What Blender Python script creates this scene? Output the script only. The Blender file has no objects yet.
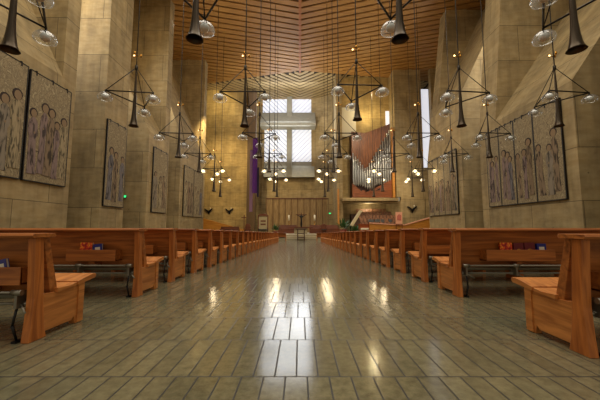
import bpy, bmesh, math, random
from mathutils import Vector, Matrix
random.seed(7)
S = bpy.context.scene
C = S.collection
PI = math.pi

# ------------------------------------------------------------------ camera
cam = bpy.data.cameras.new('camera'); co = bpy.data.objects.new('camera', cam); C.objects.link(co)
cam.sensor_width = 36; cam.lens = 18; cam.clip_end = 300
co.location = (0, 0, 1.0); co.rotation_euler = (PI/2 + math.atan(27/300), 0, 0)
S.camera = co
# ------------------------------------------------------------------ world, lights, exposure
w = bpy.data.worlds.new('world'); S.world = w; w.use_nodes = True
w.node_tree.nodes['Background'].inputs[0].default_value = (1.0, .88, .70, 1)
w.node_tree.nodes['Background'].inputs[1].default_value = .30
S.view_settings.view_transform = 'Standard'; S.view_settings.look = 'None'
S.view_settings.gamma = 1; S.view_settings.use_curve_mapping = False
S.view_settings.exposure = 0.0
S.cycles.use_denoising = True
S.cycles.max_bounces = 8; S.cycles.diffuse_bounces = 4; S.cycles.transparent_max_bounces = 16
S.cycles.sample_clamp_indirect = 6; S.cycles.caustics_reflective = False; S.cycles.caustics_refractive = False

def area(name, loc, look, sx, sy, power, color):
    l = bpy.data.lights.new(name, 'AREA'); l.shape = 'RECTANGLE'; l.size = sx; l.size_y = sy
    l.energy = power; l.color = color
    o = bpy.data.objects.new(name, l); C.objects.link(o); o.location = loc
    o.rotation_euler = (Vector(look) - Vector(loc)).to_track_quat('-Z', 'Y').to_euler()
    return o
def spot(name, loc, look, power, color, deg=60, rad=.3, blend=.6):
    l = bpy.data.lights.new(name, 'SPOT'); l.energy = power; l.color = color
    l.spot_size = math.radians(deg); l.spot_blend = blend; l.shadow_soft_size = rad
    o = bpy.data.objects.new(name, l); C.objects.link(o); o.location = loc
    o.rotation_euler = (Vector(look) - Vector(loc)).to_track_quat('-Z', 'Y').to_euler()
    return o
def point(name, loc, power, color, rad=.2):
    l = bpy.data.lights.new(name, 'POINT'); l.energy = power; l.color = color; l.shadow_soft_size = rad
    o = bpy.data.objects.new(name, l); C.objects.link(o); o.location = loc
    return o
WARM = (1, .80, .52); DAY = (1, .95, .86)
area('nave_fill', (0, 9, 26.5), (0, 10, 0), 28, 26, 6600, (1, .91, .76))                # added fill above the near nave, out of view
area('behind_camera_fill', (0, -9, 10), (0, 30, 6), 26, 16, 260, (1, .90, .75))  # added fill behind the camera, brightens the surfaces facing it
for gy in (21.5, 28.2, 36.5):
    area('left_chapel_daylight', (-19, gy - .9, 20), (0, gy - 4, 8), 2.0, 14, 950, DAY)
for gy in (27.7, 40.5):
    area('right_chapel_daylight', (21, gy - .9, 18), (0, gy - 3, 8), 2.0, 14, 900, DAY)
area('cross_slab_fill', (-2.5, 54, 27.6), (-2.5, 61, 20), 12, 3, 650, (.95, .96, 1))  # added fill that brightens the sloping slab of the cross
area('cross_window_daylight', (-2.5, 60.2, 20), (-2.5, 20, 8), 9, 14, 1500, (.92, .96, 1))
spot('sanctuary_wall_spot', (-13, 44, 20), (-14, 58, 8), 8000, (1, .78, .42), 80)
spot('sanctuary_wall_spot', (-15, 52, 27), (-17, 58, 24), 1500, (1, .80, .40), 95)
spot('sanctuary_floor_spot', (0, 40, 22), (0, 48, 0), 5000, (1, .88, .68), 60)
spot('screen_spot', (2, 52, 18), (0, 61, 3), 2200, (1, .82, .5), 70)
spot('rear_ceiling_fill', (-3, 50, 9), (-1, 57, 28), 7500, (1, .92, .76), 95)  # added uplight without a fitting, lifts the dark rear ceiling
spot('nave_ceiling_spot', (0, 30, 8), (0, 42, 28), 4200, (1, .80, .52), 100)
spot('organ_spot', (10, 40, 20), (12, 50, 12), 3600, (1, .84, .60), 60)
spot('choir_spot', (14, 42, 16), (14, 49, 1), 3500, (1, .80, .50), 75)
point('choir_lamp', (12, 52.6, 4.4), 160, (1, .84, .55), .5)
point('organ_wall_lamp', (12, 50.6, 21), 500, (1, .82, .45))

# ------------------------------------------------------------------ materials
def nmat(name):
    m = bpy.data.materials.new(name); m.use_nodes = True
    nt = m.node_tree; b = nt.nodes['Principled BSDF']
    return m, nt, b
def srgb(r, g, b):
    f = lambda c: (c/255/12.92 if c/255 <= .04045 else ((c/255+.055)/1.055)**2.4)
    return (f(r), f(g), f(b), 1)
def simple(name, col, rough=.5, metal=0.0, noise=0.0, emit=0, scale=8):
    m, nt, b = nmat(name)
    b.inputs['Roughness'].default_value = rough; b.inputs['Metallic'].default_value = metal
    b.inputs['Base Color'].default_value = col
    if noise:
        n = nt.nodes.new('ShaderNodeTexNoise'); n.inputs['Scale'].default_value = scale; n.inputs['Detail'].default_value = 4
        tc = nt.nodes.new('ShaderNodeTexCoord'); nt.links.new(tc.outputs['Object'], n.inputs['Vector'])
        r = nt.nodes.new('ShaderNodeMapRange'); r.inputs[3].default_value = 1 - noise; r.inputs[4].default_value = 1 + noise
        nt.links.new(n.outputs[0], r.inputs[0])
        mx = nt.nodes.new('ShaderNodeVectorMath'); mx.operation = 'SCALE'; mx.inputs[0].default_value = col[:3]
        nt.links.new(r.outputs[0], mx.inputs['Scale']); nt.links.new(mx.outputs[0], b.inputs['Base Color'])
    if emit:
        b.inputs['Emission Color'].default_value = col; b.inputs['Emission Strength'].default_value = emit
    return m
def mixc(nt, blend, fac, a, b):
    n = nt.nodes.new('ShaderNodeMix'); n.data_type = 'RGBA'; n.blend_type = blend
    for sock, v in ((n.inputs[0], fac), (n.inputs[6], a), (n.inputs[7], b)):
        if hasattr(v, 'links'): nt.links.new(v, sock)
        else: sock.default_value = v
    return n.outputs[2]
def math_(nt, op, a, b=None):
    n = nt.nodes.new('ShaderNodeMath'); n.operation = op
    for i, v in enumerate((a, b)):
        if v is None: continue
        if hasattr(v, 'links'): nt.links.new(v, n.inputs[i])
        else: n.inputs[i].default_value = v
    return n.outputs[0]
def ramp(nt, src, stops):
    r = nt.nodes.new('ShaderNodeValToRGB'); nt.links.new(src, r.inputs[0])
    e = r.color_ramp.elements
    e[0].position, e[0].color = stops[0]; e[1].position, e[1].color = stops[-1]
    for p, c in stops[1:-1]:
        k = e.new(p); k.color = c
    return r.outputs[0]
def g(v): return (v, v, v, 1)

def concrete(name, base, jw=4.6, jh=3.1, dz=.6):
    m, nt, b = nmat(name)
    tc = nt.nodes.new('ShaderNodeTexCoord'); geo = nt.nodes.new('ShaderNodeNewGeometry')
    sp = nt.nodes.new('ShaderNodeSeparateXYZ'); nt.links.new(tc.outputs['Object'], sp.inputs[0])
    sn = nt.nodes.new('ShaderNodeSeparateXYZ'); nt.links.new(geo.outputs['True Normal'], sn.inputs[0])
    side = math_(nt, 'GREATER_THAN', math_(nt, 'ABSOLUTE', sn.outputs[0]), .6)
    u = nt.nodes.new('ShaderNodeMix'); u.data_type = 'FLOAT'
    nt.links.new(side, u.inputs[0]); nt.links.new(sp.outputs[0], u.inputs[2]); nt.links.new(sp.outputs[1], u.inputs[3])
    cv = nt.nodes.new('ShaderNodeCombineXYZ'); nt.links.new(u.outputs[0], cv.inputs[0])
    nt.links.new(math_(nt, 'ADD', sp.outputs[2], dz), cv.inputs[1])
    br = nt.nodes.new('ShaderNodeTexBrick'); nt.links.new(cv.outputs[0], br.inputs['Vector'])
    br.inputs['Scale'].default_value = 1; br.inputs['Brick Width'].default_value = jw; br.inputs['Row Height'].default_value = jh
    br.inputs['Mortar Size'].default_value = .022; br.inputs['Mortar Smooth'].default_value = .3; br.offset = .5
    br.inputs['Color1'].default_value = g(.80); br.inputs['Color2'].default_value = g(1.06); br.inputs['Mortar'].default_value = g(.30)
    n1 = nt.nodes.new('ShaderNodeTexNoise'); nt.links.new(tc.outputs['Object'], n1.inputs['Vector'])
    n1.inputs['Scale'].default_value = .45; n1.inputs['Detail'].default_value = 8; n1.inputs['Roughness'].default_value = .65
    mp = nt.nodes.new('ShaderNodeMapping'); nt.links.new(tc.outputs['Object'], mp.inputs[0]); mp.inputs['Scale'].default_value = (.7, .7, 2.6)
    n2 = nt.nodes.new('ShaderNodeTexNoise'); nt.links.new(mp.outputs[0], n2.inputs['Vector']); n2.inputs['Scale'].default_value = 1.3; n2.inputs['Detail'].default_value = 5
    vo = nt.nodes.new('ShaderNodeTexVoronoi'); nt.links.new(tc.outputs['Object'], vo.inputs['Vector']); vo.inputs['Scale'].default_value = .95
    c = mixc(nt, 'MULTIPLY', 1.0, base, ramp(nt, n1.outputs[0], [(.28, g(.60)), (.5, g(.95)), (.7, g(1.2))]))
    mq = nt.nodes.new('ShaderNodeMapping'); nt.links.new(tc.outputs['Object'], mq.inputs[0]); mq.inputs['Scale'].default_value = (2.2, 2.2, .22)
    n3 = nt.nodes.new('ShaderNodeTexNoise'); nt.links.new(mq.outputs[0], n3.inputs['Vector']); n3.inputs['Scale'].default_value = 1.0; n3.inputs['Detail'].default_value = 6
    c = mixc(nt, 'MULTIPLY', 1.0, c, ramp(nt, n3.outputs[0], [(.34, g(.84)), (.6, g(1.05))]))
    c = mixc(nt, 'MULTIPLY', 1.0, c, ramp(nt, n2.outputs[0], [(.3, (.86, .80, .70, 1)), (.7, g(1.08))]))
    c = mixc(nt, 'MULTIPLY', 1.0, c, br.outputs[0])
    c = mixc(nt, 'MULTIPLY', 1.0, c, ramp(nt, vo.outputs['Distance'], [(.03, g(.45)), (.06, g(1))]))   # form-tie holes
    nt.links.new(c, b.inputs['Base Color']); b.inputs['Roughness'].default_value = .75
    bp = nt.nodes.new('ShaderNodeBump'); bp.inputs['Strength'].default_value = .35; bp.inputs['Distance'].default_value = .05
    nt.links.new(br.outputs[0], bp.inputs['Height']); nt.links.new(bp.outputs[0], b.inputs['Normal'])
    return m
CONC = concrete('concrete', srgb(172, 152, 110))
CONC2 = concrete('concrete_gold_lit', srgb(186, 160, 104), 5.0, 2.6, 0.2)  # concrete with the golden light on it put into the colour
CONC3 = simple('concrete_grey', srgb(146, 142, 126), .7, noise=.25, scale=1.5)

def wood(name, c1, c2, rough=.35, axis='X', sc=1.0, spec=.5):
    m, nt, b = nmat(name)
    tc = nt.nodes.new('ShaderNodeTexCoord'); mp = nt.nodes.new('ShaderNodeMapping'); nt.links.new(tc.outputs['Object'], mp.inputs[0])
    s = {'X': (.6, 9, 9), 'Y': (9, .8, 9), 'Z': (9, 9, .8)}[axis]
    mp.inputs['Scale'].default_value = tuple(k*sc for k in s)
    oi = nt.nodes.new('ShaderNodeObjectInfo'); 
    mx = nt.nodes.new('ShaderNodeVectorMath'); mx.operation = 'ADD'
    sc_ = nt.nodes.new('ShaderNodeVectorMath'); sc_.operation = 'SCALE'; sc_.inputs[0].default_value = (13, 7, 5)
    nt.links.new(oi.outputs['Random'], sc_.inputs['Scale']); nt.links.new(mp.outputs[0], mx.inputs[0]); nt.links.new(sc_.outputs[0], mx.inputs[1])
    n = nt.nodes.new('ShaderNodeTexNoise'); n.inputs['Scale'].default_value = 1.6; n.inputs['Detail'].default_value = 7; n.inputs['Distortion'].default_value = 1.2
    nt.links.new(mx.outputs[0], n.inputs['Vector'])
    c = ramp(nt, n.outputs[0], [(.28, c2), (.72, c1)])
    nt.links.new(c, b.inputs['Base Color']); b.inputs['Roughness'].default_value = rough
    b.inputs['Specular IOR Level'].default_value = spec
    bp = nt.nodes.new('ShaderNodeBump'); bp.inputs['Strength'].default_value = .08; nt.links.new(n.outputs[0], bp.inputs['Height']); nt.links.new(bp.outputs[0], b.inputs['Normal'])
    return m
PEW_X = wood('pew_wood', srgb(202, 124, 60), srgb(124, 66, 28), .38, 'X')
PEW_Z = wood('pew_wood_upright', srgb(216, 132, 62), srgb(150, 80, 32), .38, 'Z')
PEW_Y = wood('pew_wood_side', srgb(224, 150, 80), srgb(162, 94, 42), .4, 'Y')
CEILW = wood('ceiling_slat_wood', srgb(176, 132, 70), srgb(132, 92, 46), .5, 'X', .35)
CEILB = wood('ceiling_rib_wood', srgb(176, 118, 52), srgb(140, 88, 36), .5, 'Y', .35)
CEILG = wood('ceiling_wood_lighting_grey', srgb(186, 164, 118), srgb(150, 128, 88), .6, 'X', .35)  # rear ceiling slats; their greyer lighting is put into the wood colour
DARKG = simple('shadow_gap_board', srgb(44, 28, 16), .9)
PANELW = wood('screen_wood', srgb(168, 140, 92), srgb(120, 92, 54), .5, 'Z', .4)
ORGW = wood('organ_wood', srgb(146, 88, 42), srgb(80, 42, 20), .4, 'Z', .35)
ORGB = wood('organ_base_wood', srgb(150, 82, 40), srgb(84, 40, 18), .4, 'X', .35)
GOLDW = wood('golden_wood_and_lit_edge', srgb(200, 140, 58), srgb(160, 98, 36), .4, 'X', .5)  # golden wood, also the orange-lit wall edge
REDW = wood('red_wood', srgb(124, 66, 34), srgb(72, 34, 18), .4, 'X', .5)
BRONZE = simple('dark_bronze', srgb(70, 60, 48), .32, .85, .2)
RODM = simple('dark_rod_metal', srgb(46, 40, 32), .4, .7)
BLACK = simple('black_metal', srgb(18, 16, 15), .5, .3)
STEEL = simple('brushed_steel', srgb(140, 134, 120), .38, .8)
GOLD = simple('brass', srgb(190, 140, 60), .25, 1.0)
PIPE = simple('pipe_tin', srgb(168, 166, 160), .3, .8, .12, scale=3)
VINYL = simple('olive_vinyl', srgb(104, 100, 78), .5)
STONE = simple('pale_step_stone', srgb(168, 156, 126), .5, noise=.12, scale=2)
FROST = simple('frosted_globe', srgb(205, 205, 198), .35)
LITG = simple('lit_globe', (1, .74, .38, 1), .3, emit=4)
BULB = simple('lit_bulb', (1, .62, .25, 1), .3, emit=5)
GREENL = simple('green_sign_light', (.05, .9, .25, 1), .4, emit=1.1)
PANE = simple('alabaster_pane', (.80, .84, .95, 1), .4, emit=.72)
PURP = simple('purple_cloth', srgb(84, 32, 112), .85, noise=.25)
LILAC = simple('lilac_cloth', srgb(136, 104, 128), .85, noise=.15)
DKPURP = simple('dark_purple_cloth', srgb(34, 22, 54), .85, noise=.2)
LEAF = simple('leaf_green', srgb(52, 92, 42), .6, noise=.3)
POT = simple('clay_pot', srgb(120, 52, 34), .7)
WHITE = simple('white_wax', srgb(232, 224, 200), .5)
BLACKP = simple('black_plastic', srgb(20, 20, 22), .4)
PINK = simple('pink_panel', srgb(222, 160, 130), .6, noise=.2, scale=5)
IVORY = simple('ivory_mosaic', srgb(170, 156, 118), .5, noise=.2)
CHAIRW = wood('choir_chair_wood', srgb(160, 112, 78), srgb(84, 52, 36), .5, 'Z', .6)
PAPER = simple('paper_edges', srgb(225, 218, 200), .7)
BRED = simple('dark_red_cover', srgb(104, 18, 26), .45)
BBLUE = simple('blue_cover', srgb(24, 42, 130), .4)
BPURP = simple('indigo_cover', srgb(60, 60, 130), .4)
def orange_cover():
    m, nt, b = nmat('orange_red_cover')
    tc = nt.nodes.new('ShaderNodeTexCoord'); v = nt.nodes.new('ShaderNodeTexVoronoi'); v.inputs['Scale'].default_value = 28
    nt.links.new(tc.outputs['Object'], v.inputs['Vector'])
    c = ramp(nt, v.outputs['Distance'], [(.15, srgb(250, 180, 50)), (.45, srgb(230, 70, 24)), (.8, srgb(150, 20, 20))])
    nt.links.new(c, b.inputs['Base Color']); b.inputs['Roughness'].default_value = .4
    return m
BORA = orange_cover()

def glass():
    m, nt, b = nmat('clear_glass'); nt.nodes.remove(b)
    out = nt.nodes['Material Output']
    tr = nt.nodes.new('ShaderNodeBsdfTransparent'); tr.inputs[0].default_value = (.93, .95, .95, 1)
    gl = nt.nodes.new('ShaderNodeBsdfGlossy'); gl.inputs['Roughness'].default_value = .06
    df = nt.nodes.new('ShaderNodeBsdfTranslucent'); df.inputs[0].default_value = (.9, .92, .92, 1)
    lw = nt.nodes.new('ShaderNodeLayerWeight'); lw.inputs[0].default_value = .42
    m1 = nt.nodes.new('ShaderNodeMixShader'); m1.inputs[0].default_value = .35
    nt.links.new(gl.outputs[0], m1.inputs[1]); nt.links.new(df.outputs[0], m1.inputs[2])
    mx = nt.nodes.new('ShaderNodeMixShader')
    f = math_(nt, 'ADD', math_(nt, 'MULTIPLY', lw.outputs['Facing'], .75), .10)
    nt.links.new(f, mx.inputs[0]); nt.links.new(tr.outputs[0], mx.inputs[1]); nt.links.new(m1.outputs[0], mx.inputs[2])
    nt.links.new(mx.outputs[0], out.inputs[0])
    return m
GLASS = glass()

def floor_mat():
    m, nt, b = nmat('limestone_paving')
    tc = nt.nodes.new('ShaderNodeTexCoord')
    mp = nt.nodes.new('ShaderNodeMapping'); nt.links.new(tc.outputs['Object'], mp.inputs[0]); mp.inputs['Location'].default_value = (.024, -.13, 0)
    br = nt.nodes.new('ShaderNodeTexBrick'); nt.links.new(mp.outputs[0], br.inputs['Vector'])
    br.inputs['Scale'].default_value = 1; br.inputs['Brick Width'].default_value = .146; br.inputs['Row Height'].default_value = .66
    br.inputs['Mortar Size'].default_value = .0062; br.inputs['Mortar Smooth'].default_value = .2; br.offset = .5
    br.inputs['Color1'].default_value = g(.80); br.inputs['Color2'].default_value = g(1.05); br.inputs['Mortar'].default_value = g(.07)
    n1 = nt.nodes.new('ShaderNodeTexNoise'); nt.links.new(tc.outputs['Object'], n1.inputs['Vector']); n1.inputs['Scale'].default_value = 1.1; n1.inputs['Detail'].default_value = 8
    n2 = nt.nodes.new('ShaderNodeTexNoise'); nt.links.new(tc.outputs['Object'], n2.inputs['Vector']); n2.inputs['Scale'].default_value = 14; n2.inputs['Detail'].default_value = 8; n2.inputs['Roughness'].default_value = .7
    c = mixc(nt, 'MULTIPLY', 1.0, srgb(128, 122, 96), ramp(nt, n1.outputs[0], [(.3, (.80, .84, .84, 1)), (.7, (1.12, 1.06, .95, 1))]))
    c = mixc(nt, 'MULTIPLY', 1.0, c, ramp(nt, n2.outputs[0], [(.32, g(.62)), (.62, g(1.12))]))
    c = mixc(nt, 'MULTIPLY', 1.0, c, br.outputs[0])
    nt.links.new(c, b.inputs['Base Color'])
    r = math_(nt, 'ADD', math_(nt, 'MULTIPLY', n2.outputs[0], .10), .09)
    r = math_(nt, 'ADD', r, math_(nt, 'MULTIPLY', br.outputs['Fac'], .4))
    nt.links.new(r, b.inputs['Roughness']); b.inputs['Specular IOR Level'].default_value = .75
    bp = nt.nodes.new('ShaderNodeBump'); bp.inputs['Strength'].default_value = .25; bp.inputs['Distance'].default_value = .004; bp.invert = True
    nt.links.new(br.outputs['Fac'], bp.inputs['Height']); nt.links.new(bp.outputs[0], b.inputs['Normal'])
    return m
FLOOR = floor_mat()

def tapestry_mat():
    m, nt, b = nmat('tapestry_weave')
    tc = nt.nodes.new('ShaderNodeTexCoord'); mp = nt.nodes.new('ShaderNodeMapping'); nt.links.new(tc.outputs['Object'], mp.inputs[0]); mp.inputs['Scale'].default_value = (1, 1.2, .8)
    n = nt.nodes.new('ShaderNodeTexNoise'); nt.links.new(mp.outputs[0], n.inputs['Vector']); n.inputs['Scale'].default_value = 1.2; n.inputs['Detail'].default_value = 9; n.inputs['Distortion'].default_value = 3.2; n.inputs['Roughness'].default_value = .7
    c = ramp(nt, n.outputs[0], [(.34, srgb(84, 70, 54)), (.44, srgb(160, 144, 110)), (.53, srgb(118, 104, 80)), (.60, srgb(166, 152, 118)), (.72, srgb(186, 172, 138))])
    nt.links.new(c, b.inputs['Base Color']); b.inputs['Roughness'].default_value = .9
    return m
TAP = tapestry_mat()
def robe_mat(name, c):
    m, nt, b = nmat(name)
    tc = nt.nodes.new('ShaderNodeTexCoord'); mp = nt.nodes.new('ShaderNodeMapping'); nt.links.new(tc.outputs['Object'], mp.inputs[0]); mp.inputs['Scale'].default_value = (1, 5.0, 1.1)
    n = nt.nodes.new('ShaderNodeTexNoise'); nt.links.new(mp.outputs[0], n.inputs['Vector']); n.inputs['Scale'].default_value = 1.1; n.inputs['Detail'].default_value = 8; n.inputs['Distortion'].default_value = 1.0
    d = tuple(k*.26 for k in c[:3]) + (1,); l = tuple(min(1, k*1.25) for k in c[:3]) + (1,)
    nt.links.new(ramp(nt, n.outputs[0], [(.40, d), (.48, c), (.58, l)]), b.inputs['Base Color']); b.inputs['Roughness'].default_value = .9
    return m
ROBES = [robe_mat('robe_cream', srgb(146, 132, 102)), robe_mat('robe_tan', srgb(120, 102, 80)), robe_mat('robe_mauve', srgb(122, 104, 98)),
         robe_mat('robe_slate', srgb(106, 102, 104)), robe_mat('robe_brown', srgb(116, 94, 74)), robe_mat('robe_ash', srgb(124, 114, 98))]
SKIN = simple('woven_skin', srgb(136, 114, 86), .9); HAIR = simple('woven_hair', srgb(54, 42, 38), .9)

# ------------------------------------------------------------------ mesh helpers
class MB:
    def __init__(s): s.v = []; s.f = []; s.m = []; s.sm = []
    def add(s, v, f, mi=0, smooth=False):
        o = len(s.v); s.v += [tuple(p) for p in v]
        for q in f: s.f.append(tuple(i+o for i in q)); s.m.append(mi); s.sm.append(smooth)
        return s
    def box(s, a, b, mi=0):
        x0, y0, z0 = a; x1, y1, z1 = b
        v = [(x0,y0,z0),(x1,y0,z0),(x1,y1,z0),(x0,y1,z0),(x0,y0,z1),(x1,y0,z1),(x1,y1,z1),(x0,y1,z1)]
        return s.add(v, [(0,3,2,1),(4,5,6,7),(0,1,5,4),(1,2,6,5),(2,3,7,6),(3,0,4,7)], mi)
    def prism(s, prof, axis, a, b, mi=0):
        """closed profile swept along an axis; profile coordinates are the other two axes in order"""
        n = len(prof)
        def P(p, t):
            return (t, p[0], p[1]) if axis == 'x' else (p[0], t, p[1]) if axis == 'y' else (p[0], p[1], t)
        v = [P(p, a) for p in prof] + [P(p, b) for p in prof]
        return s.add(v, [tuple(range(n)), tuple(range(2*n-1, n-1, -1))] + [(i, i+n, (i+1) % n + n, (i+1) % n) for i in range(n)], mi)
    def tube(s, p, q, r, r2=None, n=8, mi=0):
        p = Vector(p); q = Vector(q); d = (q-p).normalized()
        a = d.orthogonal().normalized(); b = d.cross(a); r2 = r if r2 is None else r2
        v = [p + (a*math.cos(t)+b*math.sin(t))*r for t in [2*PI*i/n for i in range(n)]] + \
            [q + (a*math.cos(t)+b*math.sin(t))*r2 for t in [2*PI*i/n for i in range(n)]]
        s.add(v, [(i, (i+1) % n, (i+1) % n+n, i+n) for i in range(n)], mi, True)
        return s.add(v, [tuple(range(n-1, -1, -1)), tuple(range(n, 2*n))], mi)
    def lathe(s, prof, c=(0,0,0), n=20, mi=0, smooth=True):
        v = []; f = []
        for r, z in prof:
            v += [(c[0]+r*math.cos(2*PI*i/n), c[1]+r*math.sin(2*PI*i/n), c[2]+z) for i in range(n)]
        for k in range(len(prof)-1):
            f += [(k*n+i, k*n+(i+1) % n, (k+1)*n+(i+1) % n, (k+1)*n+i) for i in range(n)]
        return s.add(v, f, mi, smooth)
    def ball(s, c, r, mi=0, sz=1.0, n=14, k=8):
        return s.lathe([(max(1e-4, r*math.sin(PI*i/k)), -r*sz*math.cos(PI*i/k)) for i in range(k+1)], c, n, mi)
    def build(s, name, mats, parent=None, bevel=0, loc=None):
        me = bpy.data.meshes.new(name); me.from_pydata(s.v, [], s.f)
        for m in (mats if isinstance(mats, (list, tuple)) else [mats]): me.materials.append(m)
        me.polygons.foreach_set('material_index', s.m); me.polygons.foreach_set('use_smooth', s.sm)
        bm = bmesh.new(); bm.from_mesh(me)
        bmesh.ops.remove_doubles(bm, verts=bm.verts, dist=1e-5)
        bmesh.ops.recalc_face_normals(bm, faces=bm.faces); bm.to_mesh(me); bm.free(); me.update()
        o = bpy.data.objects.new(name, me); C.objects.link(o)
        if parent: o.parent = parent
        if loc: o.location = loc
        if bevel:
            md = o.modifiers.new('bevel', 'BEVEL'); md.width = bevel; md.segments = 2; md.limit_method = 'ANGLE'
        return o
def tag(o, label=None, cat=None, group=None, kind=None):
    if label: o['label'] = label
    if cat: o['category'] = cat
    if group: o['group'] = group
    if kind: o['kind'] = kind
    return o
def empty(name, loc, rz=0, rx=0):
    o = bpy.data.objects.new(name, None); C.objects.link(o); o.location = loc; o.rotation_euler = (rx, 0, rz); o.empty_display_size = .2
    return o
def copy_tree(o, parent=None):
    c = o.copy(); C.objects.link(c); c.parent = parent
    for ch in list(o.children): copy_tree(ch, c)
    return c
def struct(mb, name, mats, bevel=0): return tag(mb.build(name, mats, None, bevel), kind='structure')
ORD = ['', 'first', 'second', 'third', 'fourth', 'fifth', 'sixth', 'seventh', 'eighth', 'ninth', 'tenth', 'eleventh', 'twelfth', 'thirteenth', 'fourteenth', 'fifteenth',
       'sixteenth', 'seventeenth', 'eighteenth', 'nineteenth', 'twentieth', 'twenty-first', 'twenty-second', 'twenty-third', 'twenty-fourth', 'twenty-fifth', 'twenty-sixth', 'twenty-seventh', 'twenty-eighth', 'twenty-ninth', 'thirtieth']

# ------------------------------------------------------------------ floor
def fz(y): return 0.0 if y < 6 else max(-.0225*(y-6), -.64)
m = MB()
ys = [-14, 6, 34.44, 66]
v = []
for y in ys: v += [(-26, y, fz(y)), (27, y, fz(y))]
for y in ys: v += [(-26, y, fz(y)-.3), (27, y, fz(y)-.3)]
f = []
for i in range(3): f += [(2*i, 2*i+1, 2*i+3, 2*i+2), (8+2*i, 8+2*i+2, 8+2*i+3, 8+2*i+1)]
m.add(v, f); struct(m, 'floor', FLOOR)

# ------------------------------------------------------------------ walls
ZT = 29.0; ZB = -.9
def pier(side, y0, y1, xin, xout, apex=None, fin=1.1, lean=.5, flare=0.0):
    """a pier of the nave wall; above APEX its panel leans away from the nave and leaves the far fin standing"""
    s = side; m = MB()
    if apex is None:
        m.box((min(s*xin, s*xout), y0, ZB), (max(s*xin, s*xout), y1, ZT))
    else:
        m.prism([(s*xin, ZB), (s*xin, 9), (s*(xin+flare), ZT), (s*xout, ZT), (s*xout, ZB)], 'y', y1-fin, y1)
        top = min(ZT, apex + (xout-xin-.3)/lean)
        prof = [(s*xin, ZB), (s*xin, apex), (s*(xin+(top-apex)*lean), top), (s*(xin+(top-apex)*lean), ZT), (s*xout, ZT), (s*xout, ZB)]
        m.prism(prof, 'y', y0, y1-fin)
    return struct(m, 'wall_left' if s < 0 else 'wall_right', CONC)
pier(-1, -2, 19.96, 15.5, 24, 10.8, 1.15, .5)
pier(-1, 23.12, 26.24, 15.5, 24)
pier(-1, 30.13, 34.85, 15.5, 24, 10.8, 1.2, .5)
pier(-1, 38.3, 48.2, 15.5, 24, 12.5, 1.3, .35)
pier(1, -2, 13.2, 16, 25, 10, 1.2, .6)
pier(1, 16.97, 26.2, 16, 25, 9.6, 2.2, .7, 2.0)
pier(1, 29.2, 37.1, 16, 25, 14.0, 1.6, .5, 2.5)
struct(MB().box((-24.6, -2, ZB), (-24, 58, ZT)), 'wall_left', CONC)
struct(MB().box((25, -2, ZB), (25.6, 64, ZT)), 'wall_right', CONC)

# sanctuary walls ------------------------------------------------------
struct(MB().box((-24, 58, ZB), (-9.6, 58.8, ZT)), 'wall_back', CONC2)
m = MB()   # wall with the cross shaped opening
Y0, Y1 = 62.0, 63.0
m.box((-9.6, Y0+.6, ZB), (-8.0, Y1, ZT))
m.box((-8.0, Y0, ZB), (-7.6, Y1, 11.2)); m.box((-7.6, Y0, ZB), (2.4, Y1, 11.2))
m.box((-8.0, Y0, 11.2), (-7.55, Y1, 21.9))
m.box((2.4, Y0, ZB), (6.6, Y1, ZT))
m.box((-8.0, Y0, 28.5), (2.4, Y1, ZT))
struct(m, 'wall_back', CONC)
m = MB().box((-2.78, Y0-.9, 11.2), (-1.7, Y1, 28.5))
m.prism([(Y0-3.0, 21.5), (Y0-3.0, 22.0), (Y0, 25.3), (Y1, 25.3), (Y1, 21.9), (Y0, 21.5)], 'x', -8.1, 3.2)
struct(m, 'trim_13', CONC3)
for i, (x0, x1, z0, z1) in enumerate([(-8.0, -2.78, 25.2, 28.5), (-1.7, 2.4, 25.2, 28.5), (-7.55, -2.78, 14.6, 21.9), (-1.7, 2.4, 14.6, 21.9)]):
    wn = tag(MB().box((x0, Y0+.55, z0), (x1, Y0+.65, z1)).build('window_%d' % (i+1), PANE), kind='structure')
    m = MB()
    hh = z1 - z0; k = 0; s0 = x0 - hh
    while s0 < x1:      # slanting glazing bars
        pts = []
        for t in (s0, s0+.22):
            a0 = max(x0, t); za = z0 + (a0 - t) if i % 2 else z0 + (a0 - t)
            b0 = min(x1, t + hh); zb = z0 + (b0 - t)
            pts.append(((a0, za), (b0, zb)))
        (a, b), (c, d) = pts
        if b[0] - a[0] > .15 and d[0] - c[0] > .1:
            q = [a, b, d, c]
            if i % 2 == 0: q = [(x0 + x1 - p[0], p[1]) for p in q]
            m.prism(q, 'y', Y0+.46, Y0+.545)
        s0 += .95
    if m.v: m.build('mullion', simple('mullion_grey', srgb(168, 172, 184), .5), wn)
m = MB()
m.prism([(Y0-1.2, 11.2), (Y0+.6, 14.9), (Y1, 14.9), (Y1, 11.2)], 'x', -7.55, -2.78); m.prism([(Y0-1.2, 11.2), (Y0+.6, 14.9), (Y1, 14.9), (Y1, 11.2)], 'x', -1.7, 3.0)
struct(m, 'trim_1', CONC3)
struct(MB().box((-10.2, 57.0, ZB), (-8.6, 58.0, 27.8)), 'trim_2', simple('recess_shade', srgb(92, 70, 44), .7, noise=.25, scale=.8))  # tall dark recess, its shade put in as a solid brown slab
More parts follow.
